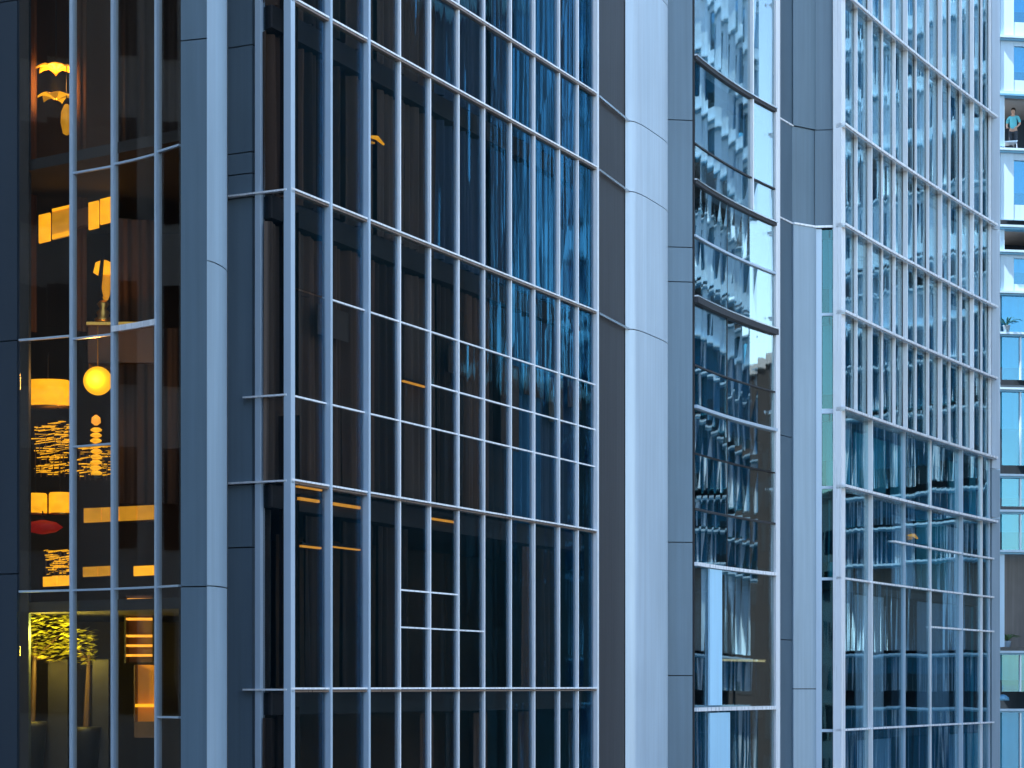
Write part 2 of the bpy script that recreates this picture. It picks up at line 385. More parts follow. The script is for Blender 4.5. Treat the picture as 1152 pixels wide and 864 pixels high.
EL = Face(pl(-420, 44.5), pl(19, 40.45))
ez = [BOT, EYE+2, EYE+6.15, EYE+12.2, EYE+20, TOP-3.05]
for j in range(5): part('panel', slab(EL, 0, 1.0, ez[j]+.01, ez[j+1]-.01, -.4, 0), M['charcoal_blue'], lt)
# pier
PA = Face(pl(203.5, 37.55), pl(232.5, 37.40)); PB = Face(pl(232.5, 37.40), pl(254.5, 38.6))
pz = [BOT, EYE-4, H(HZ-660, 37.5), EYE+7.0, H(HZ-45, 37.5), EYE+18, EYE+26, TOP]
for j in range(7):
    if j == 3: continue
    z1 = pz[4] if j == 2 else pz[j+1]
    part('pier_panel', slab(PA, 0, 1, pz[j]+.011, z1-.011, -.3, 0), M['clad'], lt)
pz2 = [BOT, EYE-4, H(HZ-660, 37.8), H(HZ-298, 37.8), EYE+14.8, EYE+26, TOP]
for j in range(6):
    bm = bmesh.new(); lo, hi = [], []
    pts = [PA.pt(1.0, -.28)] + [PA.pt(1.0, 0)] + [PB.pt(q/6, .10*math.sin(math.pi*q/6)**.6 if 0 < q < 6 else 0) for q in range(1, 7)] + [PB.pt(1, -.3)]
    lo = [bm.verts.new((p.x+.004, p.y, pz2[j]+.011)) for p in pts]; hi = [bm.verts.new((p.x+.004, p.y, pz2[j+1]-.011)) for p in pts]
    for q in range(len(pts)): bm.faces.new((lo[q], lo[(q+1) % len(pts)], hi[(q+1) % len(pts)], hi[q]))
    bm.faces.new(lo); bm.faces.new(hi)
    sharp(part('pier_panel', bm, M['clad_light'], lt, True))  # paler than the front face: light from the right put into the colour
part('pier_core', prism([(-5.42, 37.9), (-4.82, 38.5), (-4.98, 39.9), (-5.5, 39.9)], BOT, TOP-.02), M['gasket'], lt)
# interior of the left tower
lp = [tuple(LF.pt(0, -.3)), tuple(LF.pt(1, -.3)), (-5.75, 46.5), (-11.2, 46.5)]
for z_ in (zl[4]-4.2, zl[3]-.15, zl[0]+.42, EYE+17): part('floor_slab', prism(lp, z_-.22, z_-.03), M['dark'], lt)
part('back_wall', box(-11.4, -5.8, 46.3, 46.6, BOT, TOP-3.05), M['umber'], lt)
part('side_wall', prism([(-5.62, 38.4), (-5.45, 38.4), (-5.45, 46.6), (-5.78, 46.6)], BOT, TOP-3.05), M['black'], lt)
part('side_wall', prism([tuple(LF.pt(-.012, -.1)), tuple(LF.pt(.03, -.15)), (-10.4, 46.6), (-11.2, 46.6)], BOT, TOP-3.05), M['dark'], lt)
part('tower_body', prism([tuple(EL.pt(0, -.42)), tuple(EL.pt(.999, -.42)), (-11.5, 47), (-5.3, 46.7), (-5.3, 62), (-40, 62)], BOT, TOP-.5), M['charcoal'], lt)
part('roof', prism([tuple(LF.pt(-.01, .05)), tuple(LF.pt(.998, .05)), (-5.46, 46.7), (-11.5, 47)], TOP-3, TOP-.3), M['charcoal'], lt)

# ================================================================== MIDDLE TOWER
md = thing('curved_bay_tower', 'tower with a curved mirror glass bay between slate and blue grey cladding', 'building', (6, 62, 0))
SL = Face(pl(749, 58.35), pl(779, 58.45)); B = Face(pl(781, 58.6), pl(871.5, 64.0), -.12)
sz = [BOT, EYE-4, H(HZ-760, 58.4), H(HZ-610, 58.4), H(HZ-317, 58.4), H(HZ-278, 58.4), H(HZ-135, 58.4), EYE+19, EYE+27, TOP]
for j in range(len(sz)-1): part('panel', slab(SL, 0, 1, sz[j]+.012, sz[j+1]-.012, -.3, 0), M['clad'], md)
part('backing', slab(SL, .02, 1.02, BOT, TOP-.1, -.8, -.301), M['gasket'], md)
bz = [EYE+v for v in (-5, -.6, 3.15, 4.57, 6.0, 7.2, 8.27, 10.0, 11.6, 13.0, 13.98, 16.2, 20.5)] + [TOP-.5]
BU = [B.u(781.5), B.u(818), B.u(845), B.u(871)]
for j in range(-1, len(bz)-1):
    z0 = BOT if j < 0 else bz[j]; z1 = bz[j+1]
    cols = [(0, 2), (2, 3)] if z0 > EYE+13.5 else ([(0, 1), (1, 3)] if z0 > EYE+2.5 else [(0, 3)])
    for a, b in cols:
        part('window', slab(B, BU[a]+.004, BU[b]-.004, z0+.03, z1-.03, -.025, 0, .012), M['g_mid'], md)
for z_, th, dp, mt_ in ((-.6, .10, .10, 'alu'), (3.15, .09, .10, 'alu'), (4.57, .05, .05, 'charcoal'), (6.0, .035, .03, 'gasket'), (7.2, .08, .10, 'alu_blue'), (8.27, .04, .04, 'charcoal'),
                       (11.6, .06, .06, 'alu_blue'), (13.98, .04, .04, 'charcoal')):
    part('transom', slab(B, -.01, 1.0, EYE+z_-th/2, EYE+z_+th/2, -.05, dp), M[mt_], md)
for z_ in (10.0, 13.0, 16.2):
    part('spandrel', slab(B, -.01, 1.0, EYE+z_-(.13 if z_ == 10.0 else .06), EYE+z_+.02, -.05, .13 if z_ == 10.0 else .07), M['charcoal'], md)
    part('transom', slab(B, -.012, 1.0, EYE+z_+.023, EYE+z_+.06, -.05, .14 if z_ == 10.0 else .10), M['steel'], md)
part('mullion', bar(B, BU[2], .07, EYE+13.1, TOP-.5, -.03, .07), M['alu'], md)
part('mullion', bar(B, BU[1], .03, EYE+3.2, EYE+13, -.03, .01), M['charcoal'], md)
part('mullion', slab(B, B.u(871)-.002, B.u(875.5), BOT, TOP-.5, -.1, .06), M['alu'], md)
part('mullion', slab(B, -.02, -.004, BOT, TOP-.5, -.2, .02), M['gasket'], md)
mp_ = [tuple(B.pt(0, -.35)), tuple(B.pt(.5, -.35)), tuple(B.pt(1, -.35)), (5.6, 67), (2.4, 67), (3.6, 59.3)]
for z_ in (-5, -.6, 3.15, 6.9, 10.0, 13.0, 16.2, 20.5): part('floor_slab', prism(mp_, EYE+z_-.3, EYE+z_-.04), M['dark'], md)
part('back_wall', prism([(3.2, 61.3), (5.0, 67.5), (4.6, 67.6), (2.8, 61.4)], BOT, TOP-.6), M['dark'], md)
part('pilaster', slab(B, B.u(796), B.u(810), EYE-.5, EYE+3.08, .004, .06), M['column_blue'], md)  # bright blue strip behind the glass, set outside as an added panel
part('pilaster', slab(B, B.u(796), B.u(819), BOT, EYE-.7, .004, .06), M['column_blue'], md)
for j, (z0, z1) in enumerate(((3.2, 6.8), (6.9, 9.9), (10.1, 12.7), (13.1, 15.9), (16.4, 20.2))):
    if j == 0: continue
    part('curtain', curtain(B, B.u(820), B.u(871), EYE+z0, EYE+z1, -.7, .08, .3, j+300), (PALE[2], PALE[2], PALE[1], PALE[1], PALE[0])[j], md, True)
# return, columns and grey corner panels
RT = Face(pl(875.5, 64.2), pl(892, 65.2)); RC = Face(pl(891, 65.15), pl(916.5, 65.7)); RP = Face(pl(916.5, 65.68), pl(945, 65.6))
zr1, zr2 = EYE+16.05, EYE+13.25
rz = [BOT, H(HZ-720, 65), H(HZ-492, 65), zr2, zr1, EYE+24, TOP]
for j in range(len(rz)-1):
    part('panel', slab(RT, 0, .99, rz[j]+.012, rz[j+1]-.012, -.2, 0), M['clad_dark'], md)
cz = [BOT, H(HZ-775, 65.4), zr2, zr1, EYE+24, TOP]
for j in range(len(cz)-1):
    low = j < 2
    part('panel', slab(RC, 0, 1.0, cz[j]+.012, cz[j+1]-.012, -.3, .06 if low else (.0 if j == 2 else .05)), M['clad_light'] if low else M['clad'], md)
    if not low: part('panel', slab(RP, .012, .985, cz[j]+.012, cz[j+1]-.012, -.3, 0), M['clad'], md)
part('backing', slab(RT, -.2, 1.0, BOT, TOP, -.6, -.201), M['gasket'], md)
part('backing', slab(RC, -.1, 1.0, BOT, TOP, -.6, -.301), M['gasket'], md)
for f_, z_ in ((RT, zr1), (RT, zr2)): rail(f_, 0, 1, z_, .04, .03, M['alu'], md)
for z_ in (zr2,): rail(RC, 0, 1, z_, .05, .10, M['alu'], md); rail(RP, 0, 1, z_, .06, .08, M['alu'], md)
part('roof', prism([tuple(SL.pt(0, 0)), tuple(SL.pt(1, 0)), tuple(B.pt(.5, .0)), tuple(B.pt(1, 0)), tuple(RT.pt(1, 0)), (5.6, 67.2), (2.4, 67.2)], TOP-.45, TOP-.1), M['charcoal'], md)

# ================================================================== RIGHT TOWER
rt = thing('white_finned_tower', 'glass tower with closely spaced white vertical fins and white horizontal bands', 'building', (12, 74, 0))
RF = Face(pl(945, 65.6), pl(1114, 79.6), -.12)
RTOP = 38.0
rzl = [EYE+v for v in (19.9, 16.12, 13.25, 10.75, 7.97, 5.74, 4.45, 3.1, 1.9, -1.28)]
FX = [961, 976, 991, 1004, 1016, 1029, 1042, 1055, 1067, 1079, 1091, 1103, 1112]
LOWX = [977, 1016, 1046, 1079, 1103, 1112]
FU = [RF.u(x) for x in FX]; LOWU = [RF.u(x) for x in LOWX]
zsplit = rzl[4]
part('mullion', slab(RF, -.012, .012, BOT, RTOP-1, -.15, .10), M['alu'], rt)
for u in FU: part('gasket', bar(RF, u, .13, zsplit, RTOP-1, -.05, .006), M['gasket'], rt)
for i, u in enumerate(FU):
    part('fin', bar(RF, u, .075, zsplit, RTOP-1, -.05, (.09, .14, .06)[i % 3]), M['alu'], rt)
for i, u in enumerate(LOWU):
    part('fin', bar(RF, u, .06, BOT, zsplit, -.05, (.13, .07, .05)[i % 3]), M['alu_blue'] if i % 2 else M['alu'], rt)
seqU = [0]+FU; seqL = [0]+LOWU
up = [zsplit, rzl[3], rzl[2], rzl[1], rzl[0], RTOP-1]; lo_ = [BOT, rzl[9], rzl[7], rzl[5], zsplit]
for us, zs in ((seqU, up), (seqL, lo_)):
    for i in range(len(us)-1):
        for j in range(len(zs)-1):
            part('window', slab(RF, us[i]+.002, us[i+1]-.002, zs[j]+.02, zs[j+1]-.02, -.025, 0, .012), M['g_right'], rt)
for z_ in rzl:
    x0 = 1003 if z_ == rzl[6] else (1046 if z_ == rzl[8] else None)
    u0 = RF.u(x0) if x0 else -.012
    big = z_ >= rzl[5]
    part('transom', slab(RF, u0, 1.01, z_-.01, z_+(.06 if big else .045), -.05, .24 if big else .10), M['alu'], rt)
    if big: part('transom', slab(RF, u0, 1.005, z_-.055, z_-.014, -.05, .20), M['steel'], rt)
for i in range(len(seqU)-1):
    for j in range(1, len(up)-1):
        r = random.Random(i*17+j*5+3)
        part('curtain', curtain(RF, seqU[i], seqU[i+1], up[j]+.03, up[j+1]-.35, -.35, .07, .24, i*7+j*101), PALE[r.choice([0, 1, 1, 2, 2, 4])], rt, True)
for i in range(len(seqL)-1):
    for j in range(0, 4):
        r = random.Random(i*19+j*3+1)
        if r.random() < .25: continue
        part('curtain', curtain(RF, seqL[i], seqL[i]+(seqL[i+1]-seqL[i])*r.choice([.5, .8, 1]), max(lo_[j], 1)+.03, lo_[j+1]-.35, -.4, .08, .3, i*7+j*57), PALE[r.choice([0, 1, 1, 3, 3, 4])], rt, True)
rp_ = [tuple(RF.pt(0, -.3)), tuple(RF.pt(.5, -.3)), tuple(RF.pt(.995, -.3)), (4, 79.8), (4, 68), (8.6, 66.2)]
for z_ in (rzl[9], rzl[7], rzl[5], rzl[4], rzl[3], rzl[2], rzl[1], rzl[0], RTOP-1): part('floor_slab', prism(rp_, z_-.3, z_-.1), M['dark'], rt)
part('core_wall', prism([tuple(RF.pt(.05, -3.5)), tuple(RF.pt(.95, -3.5)), (4.5, 79.6), (4.5, 69)], BOT, RTOP-1), M['dark'], rt)
part('rear_wall', prism([(3.8, 68), (4, 68), (4, 79.9), (16.6, 79.9), (16.6, 80.1), (3.8, 80.1)], BOT, RTOP-1), M['charcoal'], rt)
part('roof', prism([tuple(RF.pt(0, .1)), tuple(RF.pt(1, .1)), (16.6, 80.2), (3.8, 80.2), (3.8, 67.5)], RTOP-.98, RTOP), M['charcoal'], rt)
EP = Face(pl(1114.5, 79.65), pl(1123.5, 80.0))
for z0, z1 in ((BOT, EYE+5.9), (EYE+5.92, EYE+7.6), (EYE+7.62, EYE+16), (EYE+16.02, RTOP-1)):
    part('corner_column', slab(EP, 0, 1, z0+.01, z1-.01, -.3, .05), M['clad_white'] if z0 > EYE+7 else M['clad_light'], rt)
# glass side return below the corner panels
tz = [BOT, rzl[9], rzl[7], rzl[5], rzl[4], H(HZ-353, 65.6), zr2-.04]
for j in range(len(tz)-1):
    part('window', slab(RP, RP.u(925), RP.u(943.5), tz[j]+.03, tz[j+1]-.03, -.12, -.10, .003), M['g_teal'], rt)
    part('blind', slab(RP, RP.u(926), RP.u(943), tz[j]+.5+.3*(j % 2), tz[j+1]-.05, -.42, -.40), PALE[3] if j > 2 else PALE[4], rt)
    if j: part('transom', slab(RP, RP.u(918.5), RP.u(944), tz[j]-(.1 if j == 4 else .04), tz[j]+.04, -.2, -.04), M['alu_blue'], rt)
part('mullion', slab(RP, RP.u(918.2), RP.u(924.6), BOT, zr2-.05, -.2, -.02), M['alu_blue'], rt)
part('side_wall', slab(RP, RP.u(917), RP.u(943), BOT, zr2-.05, -1.6, -1.5), M['dark'], rt)

# ================================================================== FAR TOWER (right edge)
ft = thing('pale_panel_tower', 'far pale white and blue panelled tower at the right edge of the photo', 'building', (26, 88, 0))
FF = Face(pl(1119, 86.0), (43.2, 91.6), .35)
fD = 86.3
fz = lambda y: zz(y, fD)
FTOP = 50
def fu(x): return FF.u(x)
U1 = 1.0
rows = [ # (y bottom, y top, material, kind)
    (864+150, 800, 'glass'), (778, 735, 'glass'), (728, 622, 'deep'), (620, 577, 'glass'), (570, 537, 'glass'), (524, 440, 'glass'), (428, 378, 'glass'),
    (375, 332, 'pane'), (330, 286, 'win'), (283, 258, 'deep'), (248, 172, 'win'), (166, 108, 'open'), (104, 46, 'win'), (42, -30, 'win'), (-34, -110, 'win'), (-114, -190, 'win'), (-194, -270, 'win'), (-274, -380, 'win')]
nm = 12
mu = [fu(1125)+(1-fu(1125))*i/nm for i in range(nm+1)]
REST = {k_: bmesh.new() for k_ in ('panel', 'window', 'blind', 'mullion', 'pilaster')}
RESTM = {'panel': M['far_panel'], 'window': M['g_far'], 'blind': PALE[3], 'mullion': M['alu_blue'], 'pilaster': M['far_panel']}
def far(i, nm_, bm, mat):
    """the first two modules are parts of their own; the modules outside the frame are gathered per kind"""
    if i < 2: return part(nm_, bm, mat, ft)
    me = bpy.data.meshes.new('x'); bm.to_mesh(me); bm.free(); REST[nm_].from_mesh(me); bpy.data.meshes.remove(me)
for (yb, yt, kind) in rows:
    z0, z1 = max(fz(yb), BOT), fz(yt)
    if kind in ('glass', 'pane'):
        for i in range(nm):
            far(i, 'window', slab(FF, mu[i]+.003, mu[i+1]-.003, z0, z1, -.03, 0, .008), M['g_far'])
            far(i, 'blind', slab(FF, mu[i]+.003, mu[i+1]-.003, z0+(0 if kind == 'pane' else (z1-z0)*random.choice([0, .3, .5])), z1, -.35, -.3), PALE[1] if kind == 'pane' else PALE[3])
            far(i, 'mullion', slab(FF, mu[i+1]-.0025, mu[i+1]+.0025, z0, z1, -.05, .06), M['alu_blue'])
            if kind == 'glass': far(i, 'mullion', slab(FF, mu[i]+.030, mu[i]+.0325, z0, z1, -.05, .05), M['alu_blue'])
    elif kind == 'win':
        for i in range(nm):
            a, b = mu[i], mu[i+1]; wl = a+(b-a)*(random.uniform(.15, .6) if i > 1 else .26); wr = a+(b-a)*(random.uniform(.7, .95) if i > 1 else .9)
            hz0 = z0+(z1-z0)*.22; hz1 = z1-(z1-z0)*.12
            far(i, 'panel', slab(FF, a+.001, wl, z0, z1, -.15, 0), M['far_panel'])
            far(i, 'panel', slab(FF, wr, b-.001, z0, z1, -.15, 0), M['far_panel'])
            far(i, 'panel', slab(FF, wl+.0006, wr-.0006, z0, hz0, -.15, -.012), M['far_panel'])
            far(i, 'panel', slab(FF, wl+.0006, wr-.0006, hz1, z1, -.15, -.012), M['far_panel'])
            far(i, 'window', slab(FF, wl, wr, hz0, hz1, -.12, -.1, .005), M['g_far'])
            far(i, 'blind', slab(FF, wl, wr, hz0+(hz1-hz0)*random.choice([0, .3, .5]), hz1, -.32, -.3), PALE[5])
    else:
        for i in range(nm): far(i, 'pilaster', slab(FF, mu[i]-.002 if i else mu[0], mu[i]+.007, z0, z1, -.3, 0), M['far_panel'])
    part('ledge', slab(FF, fu(1122), U1, z1+.01, z1+.09, -.3, .24 if kind != 'open' else .12), M['far_panel'], ft)
    part('fascia', slab(FF, fu(1122.5), U1, z1-.06, z1+.005, -.3, .14), M['fascia_blue'], ft)
for k_, bm in REST.items():
    o = part(k_, bm, RESTM[k_], ft); o['kind'] = 'stuff'
stonewall = paint('rough_stone', (0.16, 0.15, 0.14), 0.9, 0, 0.6, 0.4)
part('stone_wall', slab(FF, mu[0], mu[-1], fz(728), fz(622), -1.2, -1.0), stonewall, ft)
part('corner_column', slab(FF, fu(1117.5), fu(1124.6), BOT, FTOP-1, -.5, .05), M['far_panel'], ft)
fp = [tuple(FF.pt(fu(1119), -.32)), tuple(FF.pt(.5, -.32)), tuple(FF.pt(1, -.32)), (43, 104), (18.3, 104)]
for y_ in (800, 732, 574, 432, 332, 284, 252, 168, 106, 44, -32, -112, -192, -272): part('floor_slab', prism(fp, fz(y_)-.2, fz(y_)-.02), M['concrete'], ft)
part('back_wall', prism([tuple(FF.pt(fu(1119), -3)), tuple(FF.pt(1, -3)), (43, 104.2), (18.2, 104.2)], BOT, FTOP-1), PALE[4], ft)
part('roof', prism([tuple(FF.pt(fu(1118), .1)), tuple(FF.pt(.5, .1)), tuple(FF.pt(1, .1)), (43.2, 104.4), (18, 104.4)], FTOP-1, FTOP), M['far_panel'], ft)

# ================================================================== unseen blocks added for reflections, sun shade and bounce light
def plain_block(name, label, x0, x1, y0, y1, h, wall, win, storey=3.6, bay=3.0, sides='S'):
    t = thing(name, label, 'building', ((x0+x1)/2, (y0+y1)/2, 0))
    part('wall', box(x0, x1, y0, y1, BOT, h), wall, t)
    part('roof', box(x0-.3, x1+.3, y0-.3, y1+.3, h+.003, h+.8), M['concrete'], t)
    bm = bmesh.new()
    nz = int((h-2)/storey)
    for kz_ in range(nz):
        z0 = 1.2+kz_*storey
        for side in sides:
            if side in 'NS':
                n = int((x1-x0)/bay); s = (x1-x0)/n
                for i in range(n):
                    yy = (y1, y1+.05) if side == 'N' else (y0-.05, y0)
                    box_into(bm, x0+s*(i+.2), x0+s*(i+.8), yy[0]-.002, yy[1], z0, z0+storey*.62)
            else:
                n = int((y1-y0)/bay); s = (y1-y0)/n
                for i in range(n):
                    xx = (x0-.05, x0) if side == 'W' else (x1, x1+.05)
                    box_into(bm, xx[0], xx[1], y0+s*(i+.2), y0+s*(i+.8), z0, z0+storey*.62)
    o = part('window_band', bm, win, t); o['kind'] = 'stuff'
    return t
blackwin = paint('black_window', (0.008, 0.008, 0.009), 0.5, 0, 0.1, 0.05)
darkwin = paint('dark_window', (0.02, 0.025, 0.03), 0.12, 0, 0.1, 0.05)
stone = paint('brown_stone', (0.10, 0.08, 0.07), 0.8, 0, 0.25, 0.15); umber = paint('umber_granite', (0.009, 0.006, 0.005), 0.8, 0, 0.25, 0.15); palewall = paint('pale_render', (0.5, 0.5, 0.48), 0.8, 0, 0.1, 0.1)  # umber kept near black for dark reflections, pale wall to bounce light
plain_block('wide_bounce_block', 'wide unseen pale block added behind the camera for reflections and bounce light', -45, 8, -75, -50, 24, palewall, darkwin, sides='N')  # unseen block, kept low and pale so front faces get more light
plain_block('sun_screen_block', 'unseen pale block added on the left to hold off the sun and bounce light', -42, -17.4, -8, 43.5, 50, palewall, darkwin, sides='EN')  # unseen block added against the sun, pale to bounce light onto the fins
plain_block('dark_reflection_slab', 'unseen dark slab added on the right to darken reflections in the glass', 48, 84, 58, 90, 42, umber, blackwin, sides='W' 'S')  # unseen dark slab added so the long glass wall reflects dark
plain_block('horizon_screen_slab', 'unseen long low slab added far right to cover the bright horizon in reflections', 100, 130, 60, 250, 33, umber, blackwin, sides='W')  # unseen slab added to cover the bright horizon in reflections
for x0, y0, w_, h_, lab in ((132, 168.2, 1.7, 88, 'slim unseen block added for a dark streak in the glass, nearer the dark slab'), (140, 178.6, 1.1, 92, 'slimmest unseen block added for a dark streak in the glass, beyond the other')):
    plain_block('reflection_streak_block', lab, x0, x0+5, y0, y0+w_, h_, umber, blackwin, bay=1.0, sides='W')  # unseen slivers added as dark streaks in the reflected sky
plain_block('narrow_reflection_block', 'narrower unseen pale block added across the street for reflections', 14, 50, -80, -52, 30, palewall, darkwin, sides='N')  # unseen block added for reflections in the front glass

# ================================================================== things behind the lobby glass
def blk(x0, x1, y0, y1, d, th=.12):
    """box spanning photo columns x0..x1 and rows y0 (top)..y1 (bottom) at depth d"""
    a = at(x0, y1, d); b = at(x1, y0, d)
    return box(a.x, b.x, d, d+th, a.z, b.z)
def sblk(x0, x1, y0, y1, d, slope, th=.1):
    """like blk with a top and bottom that rise to the right by slope rows per column"""
    k_ = slope*(x1-x0); q = [at(x0, y1, d), at(x1, y1-k_, d), at(x1, y0-k_, d), at(x0, y0, d)]
    bm = bmesh.new(); f = [bm.verts.new(p) for p in q]; g = [bm.verts.new(p+Vector((0, th, 0))) for p in q]
    bm.faces.new(f); bm.faces.new(g)
    for i in range(4): bm.faces.new((f[i], f[(i+1) % 4], g[(i+1) % 4], g[i]))
    return bm
LG = 'amber fittings in the lobby rooms'
def drape(x0, x1, y0, y1, d, mat, label, seed):
    f = Face(pl(x0, d), pl(x1, d+.15))
    o = mesh_obj('drape', curtain(f, 0, 1, zz(y1, d), zz(y0, d), 0, .05, .18, seed), mat, None, True)
    return tag(o, label, 'curtain', 'brown drapes behind the lobby glass')
drape(22, 42, -60, 372, 42.5, AMB_CURT, 'brown drape at the left end of the lobby glass, upper floor', 1)
drape(84, 98, -60, 372, 42.8, AMB_CURT, 'narrow brown drape left of the gold figure lamp', 2)
drape(128, 202, -60, 168, 42.4, CURT[2], 'dark drape at the top right of the lobby tower', 3)
drape(132, 176, 246, 362, 42.6, AMB_CURT, 'brown drape right of the long amber light box', 4)
drape(131, 200, 368, 566, 42.4, CURT[2], 'dark drape beside the amber globe lamp', 5)
drape(100, 127, 364, 424, 42.9, fabric('gold_lit_drape', (0.35, 0.17, 0.04)), 'brown drape above the globe lamp with gold lamplight in its colour', 6)  # gold lamplight on this drape is put into the fabric colour
def point_light(name, loc, e, parent=None, col=(1, .5, .12), r=.15):
    l = bpy.data.lights.new(name, 'POINT'); l.energy = e*1.6; l.color = col; l.shadow_soft_size = r
    o = bpy.data.objects.new(name, l); C.objects.link(o)
    if parent: o.parent = parent; o.location = Vector(loc)-Vector(parent.location)
    else: o.location = loc
    return o
# two tier petal chandelier
c = at(63, 95, 42.3)
t = thing('petal_chandelier', 'gold petal chandelier hanging at the top left of the lobby', 'lamp', c)
bm = bmesh.new(); tube_into(bm, [c+Vector((0, 0, .55)), c+Vector((0, 0, 1.6))], .012); part('stem', bm, M['black'], t)
for tier, (zc, rr, n) in enumerate(((.27, .34, 7), (-.26, .30, 6))):
    for i in range(n):
        a = 2*math.pi*i/n+tier*.4; bm = bmesh.new(); dv = Vector((math.cos(a), math.sin(a), 0)); sv = Vector((-math.sin(a), math.cos(a), 0))
        g = []
        for q in range(7):
            s_ = q/6; wv = .13*math.sin(math.pi*min(1, s_*.92+.06)); zz_ = .10*math.sin(s_*2.4)-.06*s_
            for m in (-1, 0, 1): g.append(bm.verts.new(c+dv*(.04+rr*s_)+sv*wv*m+Vector((0, 0, zc+zz_-(.03 if m == 0 else 0)))))
        for q in range(6):
            for m in (0, 1): bm.faces.new((g[q*3+m], g[q*3+m+1], g[q*3+m+4], g[q*3+m+3]))
        o = part('petal', bm, M['amber'] if i % 2 else M['amber_soft'], t, True)
        sm = o.modifiers.new('thickness', 'SOLIDIFY'); sm.thickness = .012
point_light('chandelier_bulb', c, 14, t)
c = at(75, 135, 42.2)
t = thing('glass_vase_lamp', 'tall dim gold glass lamp below the chandelier', 'lamp', c)
part('shade', lathe([(.02, -.28), (.07, -.25), (.11, -.05), (.10, .15), (.05, .27), (.03, .29)], c), M['amber_soft'], t, True)
bm = bmesh.new(); tube_into(bm, [c+Vector((0, 0, .29)), c+Vector((0, 0, 2.0))], .008); part('cord', bm, M['black'], t)
# long light box
t = thing('amber_light_box', 'long amber light box with bright end panels across two lobby bays', 'lamp', at(85, 250, 42.2))
for x0, x1, y0, y1, m in ((43.5, 56, 240, 271, 'amber'), (58.5, 80, 234, 267, 'amber_soft'), (99.5, 110.5, 226, 256, 'amber'), (112.5, 127, 222, 250, 'amber')):
    part('light_panel', sblk(x0, x1, y0+2, y1+2, 42.2, .24), M[m], t)
part('rim', sblk(58.5, 80, 235, 238, 42.17, .24, .02), M['amber'], t); part('rim', sblk(58.5, 80, 264, 269, 42.17, .24, .02), M['amber'], t)
part('housing', sblk(43, 127, 246, 266, 42.34, .24, .2), M['brown'], t)
# gold figure lamp standing on a sideboard
c = at(116, 362, 42.3)
t = thing('figure_lamp', 'gold sculpted table lamp with a dark stem on the brown sideboard', 'lamp', c)
part('base', lathe([(.16, 0), (.17, .05), (.10, .10), (.13, .17), (.06, .24), (.12, .33), (.05, .40)], c, 20, 1, .7), M['gold'], t, True)
part('body', lathe([(.05, .40), (.10, .5), (.12, .75), (.15, .9), (.20, 1.0), (.10, 1.06)], c+Vector((.05, 0, 0)), 20, .8, .6), M['amber_soft'], t, True)
part('shade', lathe([(.14, .86), (.2, .9), (.16, 1.08), (.05, 1.13)], c+Vector((.03, -.06, 0)), 20), M['amber'], t, True)
bm = bmesh.new(); tube_into(bm, [c+Vector((.02, -.25, .42)), c+Vector((0, -.27, .8)), c+Vector((.03, -.2, 1.2)), c+Vector((-.02, -.2, 1.28))], [.03, .045, .03, .012]); part('stem', bm, M['black'], t)
t = thing('sideboard', 'brown sideboard with a gold edged top under the figure lamp', 'sideboard', at(135, 420, 42.35))
part('top', blk(97, 175, 362, 365.5, 42.2, .6), M['gold'], t)
part('carcass', blk(99, 173, 366, 408, 42.3, .45), M['brown'], t)
# globe lamp
c = at(110, 428.5, 41.6)
t = thing('globe_lamp', 'round glowing amber globe lamp behind the lobby glass', 'lamp', c)
part('globe', lathe([(.262*math.sin(math.pi*(q+.3)/16.6)*1.0, -.262*math.cos(math.pi*(q+.3)/16.6)) for q in range(17)], c), lit('globe_glow', (1, .46, .012), 1.25, .05), t, True)
bm = bmesh.new(); tube_into(bm, [c+Vector((0, 0, .26)), c+Vector((0, 0, 1.0))], .01); part('cord', bm, M['gold'], t)
point_light('globe_bulb', c+Vector((0, -.5, 0)), 10, t)
# drum lamps
def drum(x0, x1, y0, y1, d, label, mat='amber', sag=.0):
    c = at((x0+x1)/2, (y0+y1)/2, d); r = (x1-x0)/2/F*d; h = (y1-y0)/2/F*d
    t = thing('drum_lamp', label, 'lamp', c, 'drum lamps in the lobby')
    part('shade', lathe([(r*.94, -h), (r, -h+.01), (r*.99, h-.03), (r*.9, h)], c, 40, 1, .6), M[mat], t, True)
    bm = bmesh.new(); tube_into(bm, [c+Vector((0, 0, h)), c+Vector((0, 0, h+.5))], .01); part('cord', bm, M['black'], t)
    part('band', lathe([(r*1.005, -h-.012), (r*1.01, -h+.015)], c, 40, 1, .6), M['gold'], t, True)
    return t
drum(28, 80, 428, 458, 42.4, 'wide amber drum lamp left of the globe lamp')
drum(27, 53, 555, 578, 42.3, 'amber drum lamp above the red shade, left of its pair')
drum(55, 80, 554, 578, 42.3, 'amber drum lamp above the red shade, right of its pair')
c = at(48, 593, 42.2)
t = thing('red_lamp', 'dark red oval lampshade under the pair of drum lamps', 'lamp', c)
part('shade', lathe([(.05, -.13), (.25, -.09), (.38, 0), (.25, .09), (.05, .13)], c, 32, 1, .6), M['red'], t, True)
bm = bmesh.new(); tube_into(bm, [c+Vector((0, 0, .12)), c+Vector((0, 0, .3))], .012); part('stem', bm, M['black'], t)
